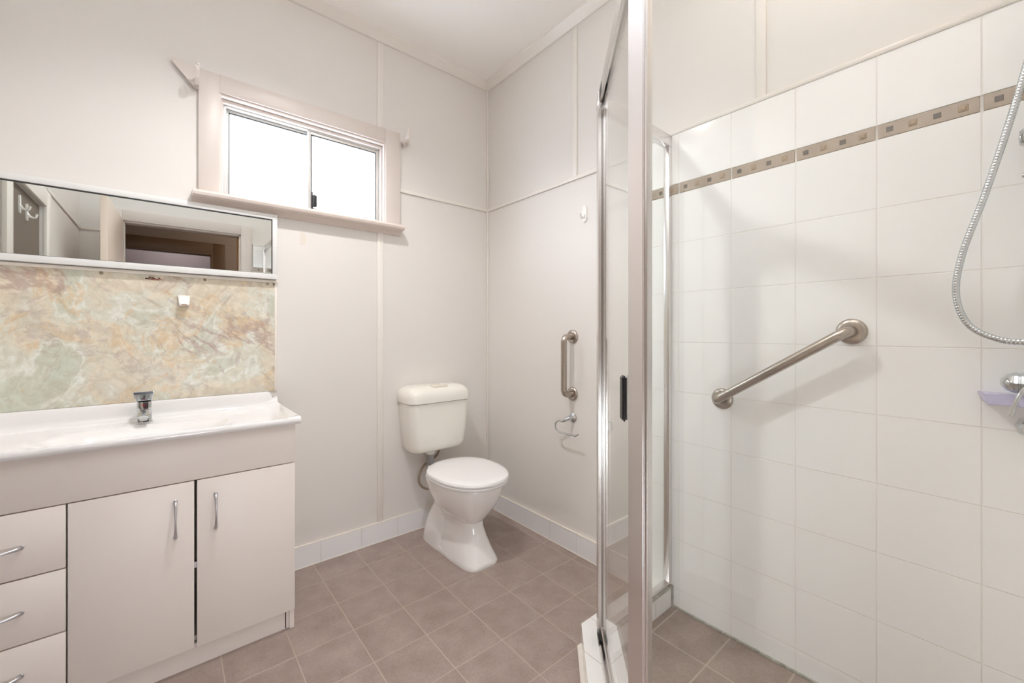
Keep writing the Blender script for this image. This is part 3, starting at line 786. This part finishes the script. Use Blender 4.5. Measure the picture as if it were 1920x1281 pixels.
rh = thing('toilet_roll_holder', 'empty chrome toilet roll holder hook under the short grab rail', 'toilet roll holder')
lathe('wall_plate', [(0, 0), (.024, 0), (.025, .003), (.019, .006), (.016, .010), (.010, .013), (.010, .018), (0, .018)], (XB, -.748, .700), (-1, 0, 0), CHROME, rh, 28)
tube('neck', catmull([(XB-.012, -.748, .702), (XB-.028, -.745, .702), (XB-.045, -.735, .692), (XB-.054, -.722, .685)], 6), [.010]*2+[.0095]*6+[.008]*5+[.0065]*6, CHROME, rh, 14) if False else tube('neck', [(XB-.010, -.748, .702), (XB-.026, -.746, .702), (XB-.042, -.737, .694), (XB-.052, -.726, .686), (XB-.056, -.716, .683)], [.011, .012, .011, .008, .005], CHROME, rh, 16)
tube('arm', fillet([(XB-.055, -.722, .683), (XB-.060, -.700, .686), (XB-.060, -.678, .672), (XB-.060, -.678, .640), (XB-.060, -.704, .626), (XB-.060, -.815, .626), (XB-.056, -.832, .636)], .016, 6), .0048, CHROME, rh, 12)

wh = thing('wall_hook', 'small white plastic hook on the painted wall above the short grab rail', 'hook')
def hook_plate(t, x, y, z, s=-1, m=HOOKM, big=1.0):
    b_ = big
    bm = bmesh.new()
    pts = []
    for i in range(24):
        a = 2*PI*i/24; c, q = math.cos(a), math.sin(a)
        pts.append((y+abs(c)**.6*math.copysign(1, c)*.0135*b_, z+abs(q)**.6*math.copysign(1, q)*.042*b_))
    add_prism(bm, pts, 'x', x, x+s*.006)
    
    done('plate', bm, m, t, 'auto')
    tube('hook', catmull([(x+s*.004, y, z-.004*b_), (x+s*.014, y, z-.020*b_), (x+s*.030, y, z-.022*b_), (x+s*.036, y, z-.004*b_)], 6), .0052*b_, m, t, 12)
hook_plate(wh, XB, -.827, 1.748)
for yy, zz, lb in ((-.80, 1.745, 'white coat hook on the taupe closet panel, farther from the doorway'), (-.93, 1.735, 'white coat hook on the taupe closet panel, nearer to the doorway')):
    t = thing('coat_hook', lb + ', seen in the mirror' if False else lb, 'hook')
    hook_plate(t, XD-.012, yy, zz, s=1, big=1.0)

# ------------------------------------------------------------------ shower screen
ss = thing('shower_screen', 'silver framed corner shower screen with an angled clear glass door', 'shower screen')
ZB, ZR = .100, 1.957
R2 = math.sqrt(2)
def diag(c, x): return (x, x-c)
P1 = (c_gl+yg, yg)                        # corner of return panel and door line
P2 = (xg, xg-c_gl)                        # corner of door line and side panel
# return panel (parallel to the window wall)
bm = bmesh.new()
add_box(bm, P1[0]+.01, -.002, yg-.014, yg+.014, ZR-.045, ZR, .0015); add_box(bm, P1[0]+.01, -.002, yg-.013, yg+.013, ZB, ZB+.022, .0015)
add_box(bm, -.022, -.0005, yg-.012, yg+.012, ZB, ZR, .0015)
done('return_frame', bm, SILV_F, ss, 'auto')
box('return_glass', P1[0]+.012, -.020, yg-.0025, yg+.0025, ZB+.010, ZR-.025, GLASS, ss)
# side panel (parallel to the tiled side wall)
bm = bmesh.new()
add_box(bm, xg-.012, xg+.012, YC+.032, P2[1]-.008, ZR-.045, ZR, .0015); add_box(bm, xg-.012, xg+.012, YC+.032, P2[1]-.008, ZB, ZB+.022, .0015)
add_box(bm, xg-.014, xg+.014, YC+.031, YC+.06, ZB, ZR, .0015)
done('side_frame', bm, SILV_F, ss, 'auto')
box('side_glass', xg-.0025, xg+.0025, YC+.04, P2[1]-.010, ZB+.010, ZR-.025, GLASS, ss)
# far corner post: a cluster of rounded extrusions
def post(name, pts, r=0.0, m=SILV):
    bm = bmesh.new(); add_prism(bm, pts, 'z', ZB, ZR)
    if r:
        es = [e for e in bm.edges if abs(e.verts[0].co.z-e.verts[1].co.z) > .5]
        bmesh.ops.bevel(bm, geom=es, offset=r, segments=4, affect='EDGES')
    return done(name, bm, m, ss, 'auto')
def dbox(c0, c1, x0, x1):
    """footprint along the 45 degree door line: between plane offsets c0..c1, from x0 to x1 (measured on the glass line)"""
    out = []
    for (c, x) in ((c0, x0), (c0, x1), (c1, x1), (c1, x0)):
        d = (c-c_gl)/2
        out.append((x+d, x-c_gl-d))
    return out
post('corner_post', dbox(c_gl-.020, c_gl-.003, P1[0]-.010, P1[0]+.016), .003)
post('corner_post_inner', dbox(c_gl+.003, c_gl+.022, P1[0]-.010, P1[0]+.016), .003)
for i, (ca, cb, xs) in enumerate(((-.021, -.0075, -.030), (-.0045, .0015, -.026), (.0035, .0115, -.024), (.015, .022, -.028))):
    post('stile_rib', dbox(c_gl+ca, c_gl+cb, P1[0]+xs, P1[0]-.008), .002)
post('stile_core', dbox(c_gl-.018, c_gl+.019, P1[0]-.016, P1[0]-.010), .0, RUBBER)
# near corner post: round nosing, broad flat face, narrow ribs towards the side panel
post('near_post', dbox(c_gl-.018, c_gl+.018, P2[0]+.004, P2[0]+.034), .005)
post('near_post_face', [(xg-.0165, P2[1]+.022), (xg-.0115, P2[1]-.009), (xg+.014, P2[1]-.009), (xg+.014, P2[1]+.020)], .0015, SILV_F)
post('near_post_rib', [(xg-.0085, P2[1]-.009), (xg-.0085, P2[1]-.015), (xg+.010, P2[1]-.015), (xg+.010, P2[1]-.009)], .001)
# head track and bottom track along the door line
def dprism(name, c0, c1, x0, x1, z0, z1, m, parent=ss, bev=.0015):
    bm = bmesh.new(); add_prism(bm, dbox(c0, c1, x0, x1), 'z', z0, z1)
    if bev: bmesh.ops.bevel(bm, geom=bm.edges[:], offset=bev, segments=2, affect='EDGES')
    return done(name, bm, m, parent, 'auto')
xa, xb_ = P2[0]+.03, P1[0]-.012
dprism('head_track_outer', c_gl-.020, c_gl-.008, xa, xb_, ZR-.046, ZR, SILV)
dprism('head_track_top', c_gl-.008, c_gl+.020, xa, xb_, ZR-.006, ZR, SILV)
dprism('head_track_inner', c_gl+.012, c_gl+.022, xa, xb_, ZR-.040, ZR-.006, SILV)
dprism('sill_track', c_gl-.022, c_gl+.022, xa, xb_, ZB, ZB+.008, SILV)
dprism('sill_track_lip', c_gl-.022, c_gl-.014, xa, xb_, ZB+.008, ZB+.024, SILV)
# pivot blocks at the far corner
for z0 in (ZB+.010, ZR-.075):
    dprism('pivot_block', c_gl-.024, c_gl-.004, P1[0]-.050, P1[0]-.006, z0, z0+.022, BLACK if z0 < 1 else SILV, bev=.002)
    dprism('pivot_cap', c_gl-.026, c_gl+.026, P1[0]-.030, P1[0]-.004, z0+.024, z0+.046, SILV, bev=.003)
dprism('pivot_stop', c_gl-.021, c_gl+.006, P1[0]-.085, P1[0]-.045, ZR-.044, ZR-.010, BLACK, bev=.002)
dprism('pivot_stop', c_gl-.021, c_gl-.002, P1[0]-.078, P1[0]-.050, ZB+.009, ZB+.020, BLACK, bev=.002)
# the door itself
dr = dprism('door', c_gl-.0035, c_gl+.0035, P2[0]+.050, P1[0]-.020, ZB+.030, ZR-.030, GLASS, bev=0)
dprism('stile', c_gl-.008, c_gl+.008, P2[0]+.036, P2[0]+.052, ZB+.028, ZR-.040, SILV, dr)
dprism('bottom_rail', c_gl-.007, c_gl+.007, P2[0]+.050, P1[0]-.03, ZB+.026, ZB+.040, SILV, dr)
hd = dprism('handle', c_gl-.020, c_gl-.004, P2[0]+.100, P2[0]+.125, .944, 1.048, BLACK, dr, bev=.004)
hd['label'] = 'black strip handle'
# grey silicone at the foot of the return panel
box('silicone_seal', P1[0]+.02, -.001, yg-.019, yg-.012, ZB-.001, ZB+.006, SILIC, ss)

# ------------------------------------------------------------------ shower fittings at the right edge
def ribbed(name, ctrl, r, m, parent, n):
    P = catmull(ctrl, 40); L_ = [0]
    for a, b in zip(P, P[1:]): L_.append(L_[-1]+(b-a).length)
    tot = L_[-1]; cnt = int(tot/.0011); pts = []; R_ = []; j = 0
    for i in range(cnt+1):
        s = tot*i/cnt
        while j < len(L_)-2 and L_[j+1] < s: j += 1
        t = (s-L_[j])/max(L_[j+1]-L_[j], 1e-9); pts.append(P[j].lerp(P[j+1], t))
        R_.append(r*(.86+.14*abs(math.sin(PI*s/.0066))))
    bm = bmesh.new(); add_tube(bm, pts, R_, 14, up=(1, 0, 0)); return done(name, bm, m, parent, True)
hs = thing('shower_hose', 'ribbed chrome shower hose looping down in front of the tiled wall', 'shower hose')
ribbed('hose', [(-.075, -2.262, 1.93), (-.085, -2.236, 1.80), (-.085, -2.205, 1.65), (-.085, -2.165, 1.48), (-.085, -2.128, 1.34), (-.085, -2.118, 1.24), (-.085, -2.140, 1.165), (-.085, -2.190, 1.130), (-.080, -2.245, 1.12), (-.060, -2.285, 1.07)], .0075, CHROME, hs, 0)
lathe('end_nut', [(0, 0), (.010, 0), (.011, .006), (.011, .024), (.008, .030), (0, .030)], (-.066, -2.272, 1.09), (.3, -.3, -.8), CHROME, hs, 12)

sr = thing('shower_rail', 'chrome shower slide rail with sliding bracket holding the hand shower hose', 'shower rail')
tube('pole', [(-.045, -2.262, 1.20), (-.045, -2.262, 1.94)], .0095, CHROME, sr, 20)
for z in (1.215, 1.925):
    tube('bracket', [(-.001, -2.262, z), (-.050, -2.262, z)], .012, CHROME, sr, 20)
lathe('slider_knob', [(0, 0), (.018, 0), (.021, .004), (.021, .016), (.016, .022), (0, .024)], (-.050, -2.240, 1.607), (0.0, 1, 0), CHROME, sr, 24)
tube('slider_pin', [(-.040, -2.222, 1.520), (-.040, -2.262, 1.522)], .006, CHROME, sr, 12)
bm = bmesh.new(); add_box(bm, -.065, -.028, -2.285, -2.240, 1.58, 1.635, .008, 3); done('slider_body', bm, CHROME, sr, 'auto')
tube('hand_shower', catmull([(-.075, -2.262, 1.925), (-.085, -2.263, 1.965), (-.10, -2.265, 2.02), (-.125, -2.268, 2.08)], 6), .011, CHROME, sr, 16)
lathe('spray_head', [(0, 0), (.012, 0), (.036, .016), (.040, .026), (.038, .032), (0, .032)], (-.115, -2.268, 2.085), (-.75, 0, -.65), CHROME, sr, 28)

mx = thing('shower_mixer', 'chrome shower mixer with a curved lever at the right edge of the tiled wall', 'shower tap')
lathe('body', [(0, 0), (.008, .001), (.019, .010), (.024, .022), (.024, .028), (.0225, .029), (.0225, .031), (.025, .032), (.026, .12), (.022, .13), (0, .13)], (-.062, -2.188, 1.030), (0, -1, -.03), CHROME, mx, 8)
bm = bmesh.new(); add_tube(bm, [(-.001, -2.258, 1.028), (-.062, -2.258, 1.028)], .018, 20); add_lathe(bm, [(0, 0), (.034, 0), (.034, .003), (.026, .008), (0, .009)], (-.0005, -2.258, 1.028), (-1, 0, 0), 28)
done('wall_union', bm, CHROME, mx, 'auto')
tube('lever', catmull([(-.070, -2.262, 1.035), (-.098, -2.244, 1.038), (-.108, -2.224, 1.018), (-.111, -2.211, .985), (-.112, -2.205, .955)], 6), .0042, CHROME, mx, 12)
lathe('tap', [(0, 0), (.024, 0), (.026, .004), (.024, .012), (.019, .018), (.019, .036), (.014, .042), (0, .043)], (-.0005, -2.236, .920), (-1, 0, 0), CHROME, mx, 8).name = 'outlet_knob'
sd = thing('soap_dish', 'pale lilac plastic soap tray under the shower mixer', 'soap dish')
bm = bmesh.new()
add_loft(bm, [[(-.002, y0, z), (-.002, y1, z), (-.060, y1+.004, z), (-.060, y0-.010, z)] for z, y0, y1 in ((.972, -2.160, -2.29), (.976, -2.157, -2.293), (.998, -2.150, -2.30))])
bmesh.ops.bevel(bm, geom=[e for e in bm.edges], offset=.0015, segments=2, affect='EDGES')
done('tray', bm, LILAC, sd, 'auto')

# ------------------------------------------------------------------ what the mirror shows: doorway, hall, room beyond
bm = bmesh.new()
for a in ((DX0-.085, DX0, YC, YC+.018, 0, DZ+.085), (DX1, DX1+.085, YC, YC+.018, 0, DZ+.085), (DX0, DX1, YC, YC+.018, DZ, DZ+.085),
          (DX0, DX0+.014, YC-.10, YC+.002, 0, DZ), (DX1-.014, DX1, YC-.10, YC+.002, 0, DZ), (DX0, DX1, YC-.10, YC+.002, DZ-.014, DZ)): add_box(bm, *a, .002)
struct(done('trim_door_architrave', bm, TRIM, None, 'auto'))
struct(box('trim_door_jamb', DX1-.018, DX1-.014, YC-.10, YC-.02, 0, DZ-.014, TIMBER))
dl = thing('door_leaf', 'cream painted door standing open into the room beside the vanity wall', 'door')
bm = bmesh.new(); add_box(bm, -.036, 0, 0, .79, .01, 2.035, .002)
lf = done('leaf', bm, DOORP, dl, 'auto')
dl.location = (DX0+.01, YC+.02, 0); dl.rotation_euler = (0, 0, math.radians(2.0))
for z in (.25, 1.0, 1.8):
    tube('hinge', [(.004, .0, z), (.004, .0, z+.09)], .005, SATIN, dl, 10)
lathe('knob', [(0, 0), (.025, 0), (.025, .004), (.010, .010), (.010, .034), (.025, .042), (.028, .052), (.022, .062), (0, .066)], (.0, .73, 1.0), (1, 0, 0), SATIN, dl, 24)
struct(box('floor_hall', -4.2, 1.2, -5.3, -2.5, -.06, -.001, mat('hall_floor_timber', (120,86,60), .4, vary=.2, vscale=8)))
struct(box('ceiling_hall', -4.2, 1.2, -5.3, -2.5, 2.75, 2.83, HALLW))
bm = bmesh.new()
for a in ((-4.2, -2.35, -3.85, -3.75, 0, 2.75), (-1.20, 1.2, -3.85, -3.75, 0, 2.75), (-2.35, -1.20, -3.85, -3.75, 2.05, 2.75)): add_box(bm, *a)
struct(done('wall_hall', bm, HALLW))
bm = bmesh.new()
for a in ((-1.20, -1.08, -3.75, -3.73, 0, 2.17), (-2.47, -2.35, -3.75, -3.73, 0, 2.17), (-2.35, -1.20, -3.75, -3.73, 2.05, 2.17), (-1.22, -1.20, -3.85, -3.73, 0, 2.05), (-2.35, -1.22, -3.85, -3.73, 2.03, 2.05)): add_box(bm, *a, .003)
struct(done('trim_hall_architrave', bm, HALLT, None, 'auto'))
struct(box('wall_far_room', -4.2, 1.2, -5.3, -5.2, 0, 2.75, LAVEN))
bm = bmesh.new(); add_box(bm, -4.3, -4.2, -5.3, -2.5, 0, 2.8); add_box(bm, 1.2, 1.3, -5.3, -2.5, 0, 2.8); add_box(bm, -4.2, -2.35, -2.6, -2.5, 0, 2.8); add_box(bm, .15, 1.2, -2.6, -2.5, 0, 2.8)
struct(done('wall_hall_ends', bm, HALLW))
# ceiling lamps (above the frame)
cl = thing('ceiling_bulb', 'bare warm bulb in a white batten holder on the ceiling', 'ceiling lamp')
lathe('holder', [(0, 0), (.05, 0), (.052, .010), (.030, .02), (.024, .03), (.022, .038), (0, .038)], (LAMP[0], LAMP[1], H), (0, 0, -1), HOOKM, cl, 28)
lathe('bulb', [(0, -.035), (.012, -.033), (.016, -.02), (.030, .0), (.032, .014), (.024, .030), (0, .038)], (LAMP[0], LAMP[1], LAMP[2]+.015), (0, 0, -1), BLINE, cl, 24)
cl2 = thing('shower_downlight', 'small round warm downlight in the ceiling over the shower', 'ceiling lamp')
lathe('rim', [(0, 0), (.055, 0), (.055, .006), (.042, .010), (0, .010)], (SH_LAMP[0], SH_LAMP[1], H), (0, 0, -1), HOOKM, cl2, 28)
lathe('lens', [(0, 0), (.036, 0), (.034, .006), (0, .010)], (SH_LAMP[0], SH_LAMP[1], H-.0095), (0, 0, -1), BLINE, cl2, 28)
